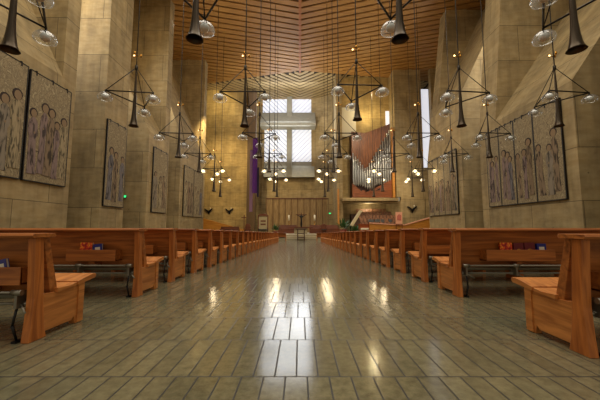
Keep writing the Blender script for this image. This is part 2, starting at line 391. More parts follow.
# right of the cross: angled wall, organ alcove and transept
m = MB().prism([(3.3, 62), (6.6, 60.5), (6.4, 51.5), (7.4, 51.5), (7.6, 62.6), (3.3, 62.9)], 'z', ZB, ZT); struct(m, 'wall_back', CONC)
m = MB().box((7.4, 53.0, 5.4), (16.6, 53.8, ZT)); struct(m, 'wall_back', CONC2)
m = MB()
m.box((16.2, 50, 6.0), (20.9, 50.8, ZT)); m.box((16.2, 50.8, 6.0), (16.6, 53, ZT)); struct(m, 'wall_back', CONC)
struct(MB().box((22.4, 49.5, 0), (25, 50.3, ZT)), 'wall_back', CONC)
tag(MB().box((20.9, 50.5, 11.0), (22.4, 50.6, 25)).build('window_5', PANE), kind='structure')
struct(MB().box((20.9, 50, ZB), (22.4, 50.8, 11.0)), 'wall_back', CONC)
tag(MB().box((15.55, 52.9, 14.2), (16.2, 52.98, 22)).build('window_6', PANE), kind='structure')
struct(MB().box((7.1, 49.6, 5.35), (16.4, 53, 5.85)), 'trim_3', CONC)                     # ledge under the organ
struct(MB().box((15.45, 49.55, 5.85), (15.85, 50.0, 17.8)), 'trim_4', GOLDW)
m = MB()                                                                                  # choir recess
m.box((7.4, 54.5, ZB), (17.5, 55, 5.4)); m.box((16.9, 50, ZB), (21, 50.7, 6)); m.prism([(16.9, 50), (17.3, 50.2), (16.0, 54.6), (15.6, 54.6)], 'z', ZB, 5.4)
struct(m, 'wall_back', CONC)
struct(MB().box((7.2, 50.5, 5.1), (17.5, 55, 5.35)), 'trim_5', CONC)
m = MB().box((6.95, 51.6, 14.5), (10.4, 51.7, 22.6)); 
struct(MB().box((6.6, 52.7, 17.2), (10.1, 52.95, 22.6)), 'trim_6', simple('lit_wall_patch', srgb(214, 206, 184), .7, noise=.08))  # brightly lit stretch of wall, the light put in as a paler slab
struct(MB().box((6.4, 50.8, 1.3), (6.65, 51.45, 7.5)), 'trim_7', GOLDW)  # orange-lit edge of the wall, the light put in as a golden strip

# ------------------------------------------------------------------ ceiling: slats in chevrons on dark boards
def sm(t): t = max(0, min(1, t)); return t*t*(3-2*t)
def cz(x, y):
    return 28.4
XS = [0, 3, 6, 8.5, 9.5, 10.5, 11.5, 12.5, 13.5, 14.5, 15.5, 17, 21, 25.0]
TA = .25; TB = .30
def edge_y(x): return 50.3 + (.27*abs(x) if x < 0 else .16*x)
def slat(m, sgn, y0, ta, wd, th, zoff, inside, xend):
    """one slat running sideways from the ridge, cut where inside() stops holding"""
    pts = []; prev = None; x = 0.0
    while x <= xend:
        p = (sgn*x, y0 - x*ta); ok = inside(*p)
        if ok: pts.append(p)
        x += .5
    if len(pts) < 2: return
    n = len(pts); v = []
    for px, py in pts:
        z = cz(px, py) + zoff
        v += [(px, py, z-th), (px, py+wd, z-th), (px, py+wd, z), (px, py, z)]
    f = [(0, 1, 2, 3), (4*n-4, 4*n-1, 4*n-2, 4*n-3)]
    for i in range(n-1):
        a = 4*i; b = a+4
        f += [(a, b, b+1, a+1), (a+1, b+1, b+2, a+2), (a+2, b+2, b+3, a+3), (a+3, b+3, b, a)]
    m.add(v, f)
def board(m, z, ylo, yhi, mi):
    xx = [-24.5 + .5*i for i in range(100)]; v = []; f = []; N = 24
    for i in range(N+1):
        for x in xx:
            a, b = ylo(x), yhi(x); yy = a + (b-a)*i/N; v.append((x, yy, cz(x, yy)+z))
    w_ = len(xx)
    for i in range(N):
        for j in range(w_-1): f.append((i*w_+j, i*w_+j+1, (i+1)*w_+j+1, (i+1)*w_+j))
    m.add(v, f, mi)
m = MB(); y = 4.0
while y < 64:
    for sg in (-1, 1): slat(m, sg, y, TA if sg < 0 else TB, .80, .16, 0, lambda px, py: -5.5 < py < edge_y(px) - .6, 24.5)
    y += 1.08
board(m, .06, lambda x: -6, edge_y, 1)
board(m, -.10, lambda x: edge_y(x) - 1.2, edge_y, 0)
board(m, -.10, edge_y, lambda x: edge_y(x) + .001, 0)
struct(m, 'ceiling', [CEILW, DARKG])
struct(MB().box((-.17, 14, 27.6), (.17, 49.9, 28.4)), 'trim_8', simple('ridge_board', srgb(150, 92, 38), .5))
m = MB(); y = 50.3                      # rear field, finer, with its lighting put into a paler wood, a step higher
while y < 84:
    for sg in (-1, 1): slat(m, sg, y, .85, .86, .08, .10, lambda px, py: edge_y(px) - .3 < py < 64, 24.5)
    y += 1.25
board(m, .12, edge_y, lambda x: 65.0, 1)
struct(m, 'ceiling', [CEILG, simple('rear_gap_board', srgb(40, 30, 18), .8)])

# ------------------------------------------------------------------ pews
SL = math.atan(.0225)
POST = [(.025, 0), (.205, 0), (.180, .10), (.155, .30), (.140, .50), (.105, .925), (.018, .925), (.042, .60), (.052, .38), (.040, .15)]
def pew_root(L, side):
    r = empty('pew', (0, 0, 0)); h = L/2
    for s in (-1, 1):
        x0, x1 = (h-.075, h) if s > 0 else (-h, -h+.075)
        MB().prism(POST, 'x', x0, x1).build('end_post', PEW_Z, r, .006)
        MB().prism([(.14, .05), (.52, .05), (.55, .08), (.57, 0), (.66, 0), (.665, .435), (.34, .39), (.14, .40)], 'x', x0+.012*(s < 0), x1-.012*(s > 0)).build('end_panel', PEW_Y, r, .005)
    MB().prism([(.12, .925), (.185, .925), (.315, .44), (.305, .40), (.24, .385)], 'x', -h+.02, h-.02).build('backrest', PEW_X, r, .004)
    MB().prism([(-.03, .925), (.20, .925), (.215, .94), (.205, .965), (-.03, .965), (-.045, .945)], 'x', -h-.02, h+.02).build('top_rail', PEW_X, r, .004)
    m = MB()
    m.prism([(.29, .385), (.53, .405), (.53, .442), (.44, .425), (.29, .43)], 'x', -h-.012, h+.012)
    m.prism([(.552, .405), (.76, .435), (.81, .44), (.83, .465), (.815, .492), (.77, .495), (.68, .478), (.552, .448)], 'x', -h-.012, h+.012)
    m.build('seat', PEW_Y, r, .004)
    a = -side                                     # direction of the aisle end
    for k, off in enumerate((.66, 3.2)):
        xc = a*(h-off); wd = .36 if side < 0 else .50
        m = MB()
        m.box((-wd, .035, .50), (wd, .055, .66)); m.box((-wd, .055, .50), (wd, .205, .52))
        for s in (-1, 1):
            e = s*(wd-.01); m.prism([(.04, .50), (.235, .50), (.195, .65), (.04, .66)], 'x', e-.01, e+.01)
        m.build('book_rack', PEW_X, r, .003).location.x = xc
        MB().prism([(.06, .495), (.24, .495), (.26, .45), (.16, .42), (.08, .45)], 'x', -.04, .04).build('rack_bracket', PEW_X, r).location.x = xc
    MB().tube((-h+.1, .02, .44), (h-.1, .02, .44), .013).tube((-h+.1, .10, .325), (h-.1, .10, .325), .012).build('kneeler_rod', STEEL, r)
    for e in (-h+.045, h-.045): MB().box((e-.044, .585, .01), (e+.044, .667, .425)).build('front_stile', PEW_Y, r)
    MB().prism([(.14, .36), (.38, .36), (.38, .395), (.14, .395)], 'x', -h+.2, h-.2).build('kneeler_pad', VINYL, r, .01)
    for off in (.13, .85, 2.1, 3.5):
        xc = a*(h-off)
        m = MB().box((xc-.012, .01, .30), (xc+.012, .11, .45)).tube((xc-.05, .10, .36), (xc+.10, .0, .27), .009)
        m.tube((xc-.045, .02, .44), (xc+.045, .02, .44), .026).tube((xc-.04, .10, .325), (xc+.04, .10, .325), .024)
        m.build('kneeler_bracket', STEEL, r)
        if off < .5: MB().tube((xc, .03, .30), (xc, .0, .16), .010).tube((xc, .0, .16), (xc, .05, .02), .013, .009).box((xc-.02, .02, 0), (xc+.02, .10, .02)).build('kneeler_foot', BLACK, r)
    for xc in (a*(h-1.9), a*(h-4.4)):
        MB().prism([(.2, 0), (.62, 0), (.60, .41), (.22, .41)], 'x', xc-.03, xc+.03).build('support', PEW_Z, r)
    return r
L = 7.0
backs = [2.65, 4.36] + [5.52 + 1.165*k for k in range(24)]
pro = {}
for side, xe in ((-1, -2.33), (1, 2.26)):
    sd = 'left' if side < 0 else 'right'
    for i, yb in enumerate(backs):
        if i == 0: r = pro[side] = pew_root(L, side)
        else: r = copy_tree(pro[side])
        r.location = (xe + side*L/2 - (.05 if side > 0 and i == 0 else 0), yb - (.29 if side > 0 and i == 0 else 0), fz(yb)); r.rotation_euler = (-SL if yb > 5.9 else 0, 0, 0); r.scale = (1, 1, .978 if i == 0 else 1.015)
        o_ = ORD[i+1]
        for ch in r.children:      # the racks do not sit at the same spot on every pew
            if ch.name.startswith(('book_rack', 'rack_bracket')) and abs(ch.location.x) > 1.5: ch.location.x = -side*(L/2 - .66 - {0: -.17 if side < 0 else .0, 1: .04 if side < 0 else .28}.get(i, random.uniform(-.1, .2)))
        if i == 0: lb = 'reddish wooden pew nearest the camera on the %s of the aisle' % sd
        elif i == 1: lb = 'wooden pew on the %s of the aisle behind the nearest one, books in its rack' % sd
        else: lb = 'reddish wooden pew on the %s of the aisle, %s row from the camera' % (sd, o_)
        tag(r, lb, 'pew', 'pews in rows along the %s of the aisle' % sd)
for side, xe in ((-1, -1.62), (1, 1.95)):
    r = copy_tree(pro[side]); r.location = (xe + side*L/2, 35.2, fz(35.2)); r.rotation_euler = (0, 0, 0)
    tag(r, 'front pew on the %s, reaching further into the aisle before the altar' % ('left' if side < 0 else 'right'), 'pew', 'front pews before the altar')

# ------------------------------------------------------------------ hymn books
def book(loc, w_, h_, t_, cover, label, tilt=0, lean=.08, emblem=None):
    r = empty('hymn_book', loc); r.rotation_euler = (-lean, tilt, 0)
    MB().box((-w_/2, 0, 0), (w_/2, .004, h_)).box((-w_/2, t_-.004, 0), (w_/2, t_, h_)).box((-w_/2, 0, 0), (-w_/2+.004, t_, h_)).build('cover', cover, r)
    MB().box((-w_/2+.004, .004, .003), (w_/2-.004, t_-.004, h_-.003)).build('pages', PAPER, r)
    if emblem == 'ring':
        MB().lathe([(.028, 0), (.034, .002), (.040, 0)], n=20).build('emblem', GOLD, r).matrix_local = Matrix.Translation((0, -.001, h_*.48)) @ Matrix.Rotation(PI/2, 4, 'X')
        k = MB()
        for j in range(6):
            a = j*PI/3; k.tube((0, 0, 0), (.024*math.cos(a), .024*math.sin(a), 0), .004, n=5)
        k.build('emblem', GOLD, r).matrix_local = Matrix.Translation((0, -.002, h_*.48)) @ Matrix.Rotation(PI/2, 4, 'X')
    elif emblem == 'title':
        MB().box((-w_*.28, -.002, h_*.56), (w_*.28, 0, h_*.80)).build('title_panel', WHITE, r)
    return tag(r, label, 'book')
yb = 4.36+.115
zr = .523
bk = [(3.02, .175, .25, BORA, 'orange and red patterned book standing at the left in the right pew rack', None),
      (3.205, .145, .245, BRED, 'dark red book with gold ring emblem, beside the orange book', 'ring'),
      (3.37, .155, .25, BRED, 'dark red book with gold ring emblem, between a red book and the blue book', 'ring'),
      (3.54, .135, .235, BBLUE, 'small blue book with white title, rightmost in the right pew rack', 'title')]
for x, w_, h_, c_, l_, e_ in bk: book((x, yb-.045, zr), w_, h_, .035, c_, l_, random.uniform(-.03, .03), .05, e_)
book((-3.14, yb-.045, zr), .18, .25, .035, BORA, 'orange and red patterned book standing in the left pew rack', .03, .05)
book((-2.945, yb-.045, zr), .13, .23, .03, BBLUE, 'blue book with white title leaning beside the orange book, left rack', -.12, .05, 'title')
book((-2.64, 2.72, zr), .10, .19, .03, BPURP, 'blue and white book tilted in the rack of the nearest left pew', -.28, .05, 'title')

# ------------------------------------------------------------------ chandeliers
def chandelier_proto(lit, tz):
    """origin on the chandelier's axis at the level of the triangle of bars"""
    r = empty('chandelier', (0, 0, 0)); R = 1.29
    MB().tube((0, 0, 0), (0, 0, 1), .028, n=8).build('ceiling_rod', RODM, r).location = (0, 0, 1.6)
    prof = [(.03, 1.6), (.045, 1.0), (.06, .4), (.075, 0), (.09, tz*.45), (.12, tz*.70), (.16, tz*.87), (.20, tz*.96), (.245, tz), (.235, tz+.01), (.19, tz*.955), (.15, tz*.86), (.10, tz*.68), (.02, tz*.5)]
    MB().lathe(prof, n=24).build('trumpet', BRONZE, r)
    MB().lathe([(.001, 1.72), (.075, 1.70), (.075, 1.50), (.04, 1.44), (.001, 1.44)], n=12).build('hub', RODM, r)
    m = MB()
    for a in (.4, 2.6, 4.5): m.tube((.03*math.cos(a), .03*math.sin(a), 2.2), (.17*math.cos(a), .17*math.sin(a), 2.28), .018).tube((.17*math.cos(a), .17*math.sin(a), 2.22), (.19*math.cos(a), .19*math.sin(a), 2.36), .045, .05)
    sp = m.build('spotlight', GOLD, r)
    MB().ball((.19*math.cos(2.6), .19*math.sin(2.6)-.03, 2.28), .045, n=8, k=6).build('bulb', BULB, sp)
    P = [Vector((R*math.cos(a), R*math.sin(a), 0)) for a in (PI/2, PI*7/6, PI*11/6)]
    for i in range(3):
        MB().tube(P[i], P[(i+1) % 3], .034).build('arm', RODM, r)
        MB().tube(P[i], (0, 0, 1.6), .020, n=6).build('stay', RODM, r)
        c = P[i]
        MB().tube(c + Vector((0, 0, .04)), c - Vector((0, 0, .14)), .035).tube(c - Vector((0, 0, .10)), c - Vector((0, 0, .16)), .07, .09).build('lamp_holder', RODM, r)
        z = -.12
        sh = MB().lathe([(.04, z), (.14, z-.02), (.24, z-.08), (.31, z-.17), (.335, z-.26), (.31, z-.33), (.27, z-.35)], c, 24).build('lamp_shade', GLASS, r)
        MB().ball(c - Vector((0, 0, .31)), .15 if not lit else .17, n=16).build('globe', LITG if lit else FROST, sh)
    return r
pu = chandelier_proto(False, -1.55); pl = chandelier_proto(True, -2.6)
first = {id(pu): True, id(pl): True}
rows = [(8.1, [(-8.25, .12), (-3.0, .12), (2.85, -.12), (7.85, -.15)], 'nearest', 7.55),
        (15.0, [(-8.55, .13), (-2.85, 0), (2.95, .05), (8.3, .1), (13.3, .12)], 'second', 7.70),
        (20.6, [(-8.50, .1), (-2.85, .1), (2.75, .05), (8.35, .05), (13.25, .1)], 'third', 7.38),
        (26.4, [(-9.0, .1), (-2.75, .1), (3.0, .05), (8.4, .05), (13.6, .1)], 'fourth', 7.42),
        (34.6, [(-10.0, 0), (-3.0, 0), (3.3, 0), (9.6, 0), (14.3, 0)], 'fifth', 7.70),
        (40.8, [(-10.9, .3), (-3.15, .3), (3.4, .3), (10.1, .3), (15.4, .3)], 'sixth', 7.70)]
PLACE = {4: ['leftmost', 'second from the left', 'second from the right', 'rightmost'], 5: ['leftmost', 'second from the left', 'middle', 'second from the right', 'rightmost']}
for k, (Y, xs, nm, zb) in enumerate(rows):
    lit = k >= 4; p = pl if lit else pu
    for j, (x, rz) in enumerate(xs):
        zz = zb + (.32 if k == 0 and j in (1, 2) else .34 if k == 1 and j == 2 else 0)
        if first[id(p)]: r = p; first[id(p)] = False
        else: r = copy_tree(p)
        r.location = (x, Y, zz); r.rotation_euler = (0, 0, rz)
        for ch in r.children:
            if ch.name.startswith('ceiling_rod'): ch.scale = (1, 1, cz(x, Y) - zz - 1.45)
        tag(r, '%s of %s trumpet chandeliers in the %s row, %s' % (PLACE[len(xs)][j], {4: 'four', 5: 'five'}[len(xs)], nm, 'lit globes' if lit else 'globes unlit'), 'chandelier', 'trumpet chandeliers hanging in rows')
        if lit: point('globe_light', (x, Y, zb-.9), 130, (1, .78, .48), .4)

# ------------------------------------------------------------------ tapestries
FIG_H = 3.6
def figure(par, y, z0, h, wd, mat, hair, lean, sgn):
    m = MB(); e = random.uniform(0, .03)
    hz = z0 + h; hr = h*.050
    k1, k2 = random.uniform(.9, 1.15), random.uniform(.85, 1.1)
    pts = [(-wd*.42*k1, 0), (-wd*.36*k1, h*.2), (-wd*.34*k2, h*.42), (-wd*.30, h*.56), (-wd*.44*k2, h*.62), (-wd*.42, h*.72), (-wd*.34, h*.80), (-wd*.10, h*.86), (wd*.10, h*.86), (wd*.34, h*.81),
           (wd*.44*k1, h*.70), (wd*.42, h*.60), (wd*.28, h*.55), (wd*.32*k1, h*.40), (wd*.36*k2, h*.2), (wd*.30, h*.06), (wd*.44*k2, 0)]
    prof = [(y + a + lean*b/h, z0 + b) for a, b in pts]
    m.prism(prof, 'x', 0, sgn*(.012+e), 0)
    cx = y + lean*.93; cz_ = z0 + h*.92
    m.prism([(cx + hr*math.cos(t), cz_ + hr*1.25*math.sin(t)) for t in [2*PI*i/12 for i in range(12)]], 'x', 0, sgn*(.014+e), 1)
    m.prism([(cx + lean*.15 + hr*1.35*math.cos(t), cz_ + hr*.25 + hr*1.45*math.sin(t)) for t in [2*PI*i/12 for i in range(12)]], 'x', 0, sgn*(.0125+e), 2)
    hx = y + wd*.05; hz_ = z0 + h*.63    # joined hands
    m.prism([(hx + .07*wd*math.cos(t), hz_ + .10*math.sin(t)*wd) for t in [2*PI*i/8 for i in range(8)]], 'x', 0, sgn*(.016+e), 1)
    m.build('woven_figure', [mat, SKIN, HAIR], par)
def tapestry(side, xw, y0, y1, z0, z1, nf, label, fh=.60, rail=True):
    xf = xw - side*.14                       # face of the cloth, hung off the wall
    r = empty('tapestry', (xf, 0, 0))
    s = -side; lo_ = 0
    MB().box((min(0, -s*.05), y0+.04, z0), (max(0, -s*.05), y1-.04, z1)).build('cloth', TAP, r)
    m = MB(); d = -s*.10
    lo, hi = min(d, s*.01), max(d, s*.01)
    m.box((lo, y0-.02, z0-.05), (hi, y0+.04, z1+.05)); m.box((lo, y1-.04, z0-.05), (hi, y1+.02, z1+.05)); m.box((lo, y0, z0-.06), (hi, y1, z0)); m.box((lo, y0, z1), (hi, y1, z1+.06))
    m.build('frame', BLACK, r)  # black bars: dark frame plus the shadow gaps between panels, painted in
    for t in (.12, .5, .88):
        m = MB(); yy = y0 + (y1-y0)*t; m.box((min(s*.02, -s*.12), yy-.04, z1+.02), (max(s*.02, -s*.12), yy+.04, z1+.12)); m.box((min(s*.005, s*.03), yy-.03, z1-.15), (max(s*.005, s*.03), yy+.03, z1+.1))
        m.build('hanger', BLACK, r)
    H = (z1-z0)*fh; W = (y1-y0-.3)/nf
    for k in range(nf):
        yc = y0 + .15 + W*(k+.5) + random.uniform(-.06, .06)
        figure(r, yc, z0+.25+random.uniform(0, .25), H*random.uniform(.84, 1.08), W*(random.uniform(1.05, 1.35) if nf > 3 else .98), random.choice(ROBES), HAIR, random.uniform(-.12, .12), s)
    return tag(r, label, 'tapestry', 'tapestries of robed figures on the nave walls')
tapestry(-1, -15.8+.3, 12.7, 16.25, 3.65, 10.0, 5, 'faded tapestry of robed figures cut by the left edge of the view', .72)
tapestry(-1, -15.5, 16.42, 19.45, 3.65, 9.95, 5, 'faded tapestry of robed figures, first full panel on the left wall', .68)
tapestry(-1, -15.5, 23.35, 26.0, 2.7, 9.6, 3, 'tall tapestry of blue grey figures alone on the second left pier', .60)
tapestry(-1, -15.5, 31.0, 34.3, 2.6, 9.4, 3, 'narrow looking tapestry alone on the third left pier', .60)
tapestry(-1, -15.5, 39.4, 43.0, 2.5, 9.2, 3, 'nearer tapestry of the pair on the farthest left pier', .62)
tapestry(-1, -15.5, 43.1, 46.9, 2.5, 9.2, 3, 'farther tapestry of the pair on the farthest left pier', .62)
ws = [17.75, 19.95, 21.8, 23.5, 25.1]
nm = ['rightmost and nearest', 'second from the right', 'third from the right', 'leftmost and farthest']
for i in range(4):
    tapestry(1, 16, ws[i], ws[i+1]-.04, 2.7, 8.85, 3, '%s of the four tapestries in a row on the near right pier' % nm[i], .62)
nm = ['nearest', 'second nearest', 'middle', 'second farthest', 'farthest']
for i in range(5):
    a = 30.0 + i*1.36
    tapestry(1, 16, a, a+1.33, 2.35, 8.9, 1 if i % 2 else 2, '%s of five narrow tapestries on the second right pier' % nm[i], .58)

# ------------------------------------------------------------------ organ
org = empty('pipe_organ', (0, 49.8, 0))
def lin(a, b, t): return a + (b-a)*t
def xz_top(x):   # top edge of the case
    return lin(17.3, 17.0, (x-8.8)/2.3) if x < 11.1 else lin(17.0, 18.6, (x-11.1)/4.2)
def zz_step(x):
    return lin(13.2, 10.2, (x-8.8)/2.3) if x < 11.1 else lin(10.2, 17.1, (x-11.1)/4.2)
n = 17; wdt = (15.4-8.8)/n
m = MB(); pipes = []
for i in range(n):
    x0 = 8.8 + i*wdt; xc = x0 + wdt/2
    m.prism([(x0+.015, zz_step(xc)), (x0+wdt-.015, zz_step(xc)), (x0+wdt-.015, xz_top(x0+wdt)), (x0+.015, xz_top(x0))], 'y', .30 + .04*(i % 2), .9)
    pipes.append((xc, zz_step(xc)))
m.build('upper_case', ORGW, org)
MB().box((8.8, .9, 6.0), (15.4, 2.6, 16.9)).build('case_back', simple('organ_dark_back', srgb(60, 34, 20), .7), org)
for xc, z in pipes:
    zb_ = 7.7 + .9*abs((xc-11.1)/4.3) + .25*math.sin(xc*2)
    MB().lathe([(.04, zb_-.3), (.12, zb_+.25), (.125, zb_+.3), (.125, z+.5), (.10, z+.52)], (xc, .12, 0), 12).build('pipe', PIPE, org)
    if xc < 15.2:
        MB().lathe([(.03, zb_-.1), (.06, zb_+.2), (.06, z-.6)], (xc+wdt/2, .30, 0), 10).build('pipe', PIPE, org)
m = MB().prism([(8.8, 5.9), (15.4, 5.9), (15.4, 9.0), (14.0, 8.2), (12.4, 7.4), (11.1, 7.0), (10.0, 7.2), (8.8, 8.3)], 'y', 0, 1.2)
m.build('lower_case', ORGB, org)
for x, z, a in ((10.9, 6.9, .2), (11.8, 7.0, -.1), (12.8, 7.1, .1), (10.2, 7.0, -.3)):
    MB().tube((x, -.02, z), (x+.2+a, -.9, z+.1), .05, .15, 10).build('trumpet_pipe', BLACK, org)
tag(org, 'pipe organ with reddish case and silver pipes stepped in a V', 'pipe organ')

# ------------------------------------------------------------------ sanctuary platform and furniture
m = MB()
PZ = -.64
for k, y in enumerate((37.6, 38.2, 38.8)): m.box((-9 + .5*k, y, PZ), (9 - .5*k, 57, PZ + .22*(k+1)))
struct(m, 'floor', STONE)
PT = PZ + .66
def ribbed(name, x0, x1, y, z0, z1, n_, label, cat):
    r = empty(name, ((x0+x1)/2, y, z0)); h = (x1-x0)/2
    MB().box((-h, 0, 0), (h, .12, z1-z0)).build('panel', PANELW, r)
    MB().box((-h-.1, -.15, z1-z0), (h+.1, .2, z1-z0+.18)).build('cap_rail', REDW, r)
    for i in range(n_+1):
        x = -h + 2*h*i/n_; MB().box((x-.10, -.16, 0), (x+.10, 0, z1-z0)).build('rib', wood_rib, r)
    return tag(r, label, cat)
wood_rib = wood('rib_wood', srgb(136, 104, 60), srgb(90, 62, 34), .5, 'Z', .4)
ribbed('panelled_screen', -6.8, 7.1, 61.0, -.3, 6.7, 11, 'tall ribbed wooden screen across the wall behind the altar', 'screen')
def bench(x0, x1, y, z, h, label):
    r = empty('bench', ((x0+x1)/2, y, z)); a = (x1-x0)/2
    MB().box((-a, 0, h*.45), (a, .5, h*.55)).build('seat', REDW, r)
    MB().prism([(.42, h*.5), (.52, h*.5), (.58, h), (.50, h)], 'x', -a, a).build('backrest', REDW, r)
    MB().box((-a, .05, .0), (a, .12, h*.45)).build('front_panel', REDW, r)
    for s in (-1, 1): MB().box((s*a-.06, 0, 0), (s*a+.06, .6, h*.8)).build('end_panel', REDW, r)
    return tag(r, label, 'bench')
bench(-3.3, -.5, 46, PT, 1.3, 'long red-brown bench behind the altar on the left')
bench(1.5, 6.0, 46, PT, 1.3, 'long red-brown bench behind the altar on the right')
bench(-12.2, -9.4, 46, PZ, 1.7, 'low dark wooden bench before the ramp on the left')
def armchair(x, y, z, w_, h, label, back=REDW, seat=BLACKP):
    r = empty('armchair', (x, y, z)); a = w_/2
    for sx in (-1, 1):
        for yy in (0, w_*.8): MB().box((sx*a-.04, yy-.04, 0), (sx*a+.04, yy+.04, h*.45)).build('leg', REDW, r)
        MB().box((sx*a-.05, -.02, h*.58), (sx*a+.05, w_*.85, h*.64)).box((sx*a-.04, 0, h*.4), (sx*a+.04, .08, h*.6)).build('armrest', REDW, r)
    MB().box((-a, 0, h*.36), (a, w_*.85, h*.44)).build('seat', seat, r, .02)
    m = MB().box((-a, w_*.8, h*.4), (a, w_*.9, h*.82)); m.prism([(-a, h*.82), (a, h*.82), (a*.7, h*.95), (0, h), (-a*.7, h*.95)], 'y', w_*.8, w_*.9)
    m.build('backrest', back, r, .02)
    return tag(r, label, 'chair')
armchair(3.6, 45, PT, .85, 1.45, 'dark red armchair in front of the right bench behind the altar')
armchair(-7.9, 45, PZ+.2, .8, 2.0, 'dark red armchair beside the purple banners')
ct = empty('throne', (-5.75, 46.5, PT))
MB().box((-.85, .5, .3), (.85, .65, 3.0)).build('backrest', IVORY, ct, .02)
m = MB()
for s in (-1, 1): m.box((s*.92-.09, .4, 0), (s*.92+.09, .7, 3.3)).box((s*.92-.09, -.3, .95), (s*.92+.09, .5, 1.1))
m.prism([(-1.05, 3.2), (1.05, 3.2), (.8, 3.45), (0, 3.6), (-.8, 3.45)], 'y', .4, .7); m.build('frame', REDW, ct, .01)
for z in (1.5, 2.1): MB().box((-.5, .46, z), (.5, .51, z+.28)).build('carved_panel', REDW, ct)
MB().box((-.8, -.3, .5), (.8, .5, .75)).build('seat', BLACKP, ct, .02)
ct.scale = (.8, .8, .85)
tag(ct, 'tall ornate throne with pale back and red-brown frame left of the screen', 'throne')
# altar in the crossing: a slab on a wooden stand
DKW = simple('dark_stand_wood', srgb(66, 32, 18), .5)
al = empty('altar_stand', (.12, 36.9, fz(36.9)))
MB().box((-.62, -.35, 1.32), (.62, .35, 1.42)).build('top', DKW, al, .01)
for sx in (-1, 1):
    for sy in (-1, 1): MB().box((sx*.40-.06, sy*.25-.06, 0), (sx*.40+.06, sy*.25+.06, 1.32)).build('leg', DKW, al)
for z in (.35, .8): MB().box((-.40, -.28, z), (.40, .28, z+.08)).build('shelf', DKW, al)
tag(al, 'small dark wooden stand with open shelves in the middle of the aisle end', 'stand')
# pale altar table
at = empty('altar', (0.1, 42, PT)); MB().box((-1.7, -.9, .85), (1.7, .9, 1.0)).build('table_top', REDW, at, .01)
MB().box((-.9, -.5, 0), (.9, .5, .85)).build('base', STONE, at, .02); tag(at, 'altar table with dark top behind the small wooden stand', 'altar')
# crucifix: cross staff and body as one skinned figure
cx = empty('crucifix', (.2, 45, PT))
MB().box((-.05, 0, 0), (.05, .08, 3.1)).box((-.85, 0, 2.75), (.85, .08, 2.87)).box((-.3, -.2, 0), (.3, .28, .12)).build('cross', REDW, cx)
me = bpy.data.meshes.new('figure'); V = [(0,-.1,1.75),(0,-.12,2.1),(0,-.12,2.5),(0,-.13,2.72),(0,-.16,2.9),(-.32,-.1,2.62),(-.75,-.08,2.84),(.32,-.1,2.62),(.75,-.08,2.84),(-.09,-.14,1.35),(-.05,-.1,.95),(.09,-.14,1.35),(.05,-.1,.95)]
me.from_pydata(V, [(0,1),(1,2),(2,3),(3,4),(2,5),(5,6),(2,7),(7,8),(0,9),(9,10),(0,11),(11,12)], [])
fo = bpy.data.objects.new('figure', me); C.objects.link(fo); fo.parent = cx; me.materials.append(BLACK)
sk = fo.modifiers.new('skin', 'SKIN'); RR = [.14,.13,.17,.06,.12,.06,.04,.06,.04,.09,.05,.09,.05]
for i, q in enumerate(me.skin_vertices[0].data): q.radius = (RR[i], RR[i]); q.use_root = (i == 0)
fo.modifiers.new('subdivision', 'SUBSURF').levels = 1
tag(cx, 'dark crucifix with outstretched figure standing before the ribbed screen', 'crucifix')
# candles on stands
for x, lb in ((-1.75, 'tall white candle on a slim stand left of the crucifix'), (2.3, 'tall white candle on a slim stand right of the crucifix')):
    r = empty('candle_stand', (x, 47.3, PT)); MB().tube((0,0,0), (0,0,1.9), .04).lathe([(.25,0),(.25,.05),(.04,.1)]).lathe([(.16,1.9),(.16,1.94),(.001,1.94)]).build('stand', GOLD, r)
    MB().tube((0,0,1.94), (0,0,2.85), .13, n=12).build('candle', WHITE, r); tag(r, lb, 'candle')
r = empty('processional_cross', (-8.55, 46, PZ)); MB().tube((0,0,0), (0,0,3.2), .05).lathe([(.3,0),(.3,.06),(.05,.12)]).build('staff', REDW, r)
MB().box((-.42,-.05,3.0),(.42,.05,3.14)).box((-.07,-.05,2.8),(.07,.05,3.5)).build('cross', REDW, r); tag(r, 'slender cross on a tall staff beside the lilac banner', 'cross')
# wall sconces with raised wings
def sconce(x, y, z, label):
    r = empty('wall_sconce', (x, y, z))
    m = MB().box((-.12, -.06, -.55), (.12, 0, .15))
    m.prism([(-.1, -.3), (-.85, .45), (-.75, .55), (-.25, .25), (.0, .1)], 'y', -.30, -.06); m.prism([(.1, -.3), (.75, .50), (.65, .6), (.2, .3), (.0, .1)], 'y', -.30, -.06)
    m.build('bracket', BLACK, r); MB().tube((.3, -.2, .3), (.3, -.2, .75), .06, n=8).build('candle', WHITE, r)
    return tag(r, label, 'sconce', 'winged bronze sconces on the sanctuary walls')
sconce(-17.6, 58, 4.0, 'winged black sconce on the gold-lit wall, left one of two')
sconce(-13.6, 58, 4.0, 'winged black sconce on the gold-lit wall, right one of two')
sconce(18.7, 50, 3.9, 'winged black sconce on the concrete wall right of the choir')
# ramp wall on the left
struct(MB().prism([(-19.5, ZB), (-9.9, ZB), (-9.9, .5), (-19.5, 3.1)], 'y', 54.6, 55.0), 'trim_10', GOLDW)
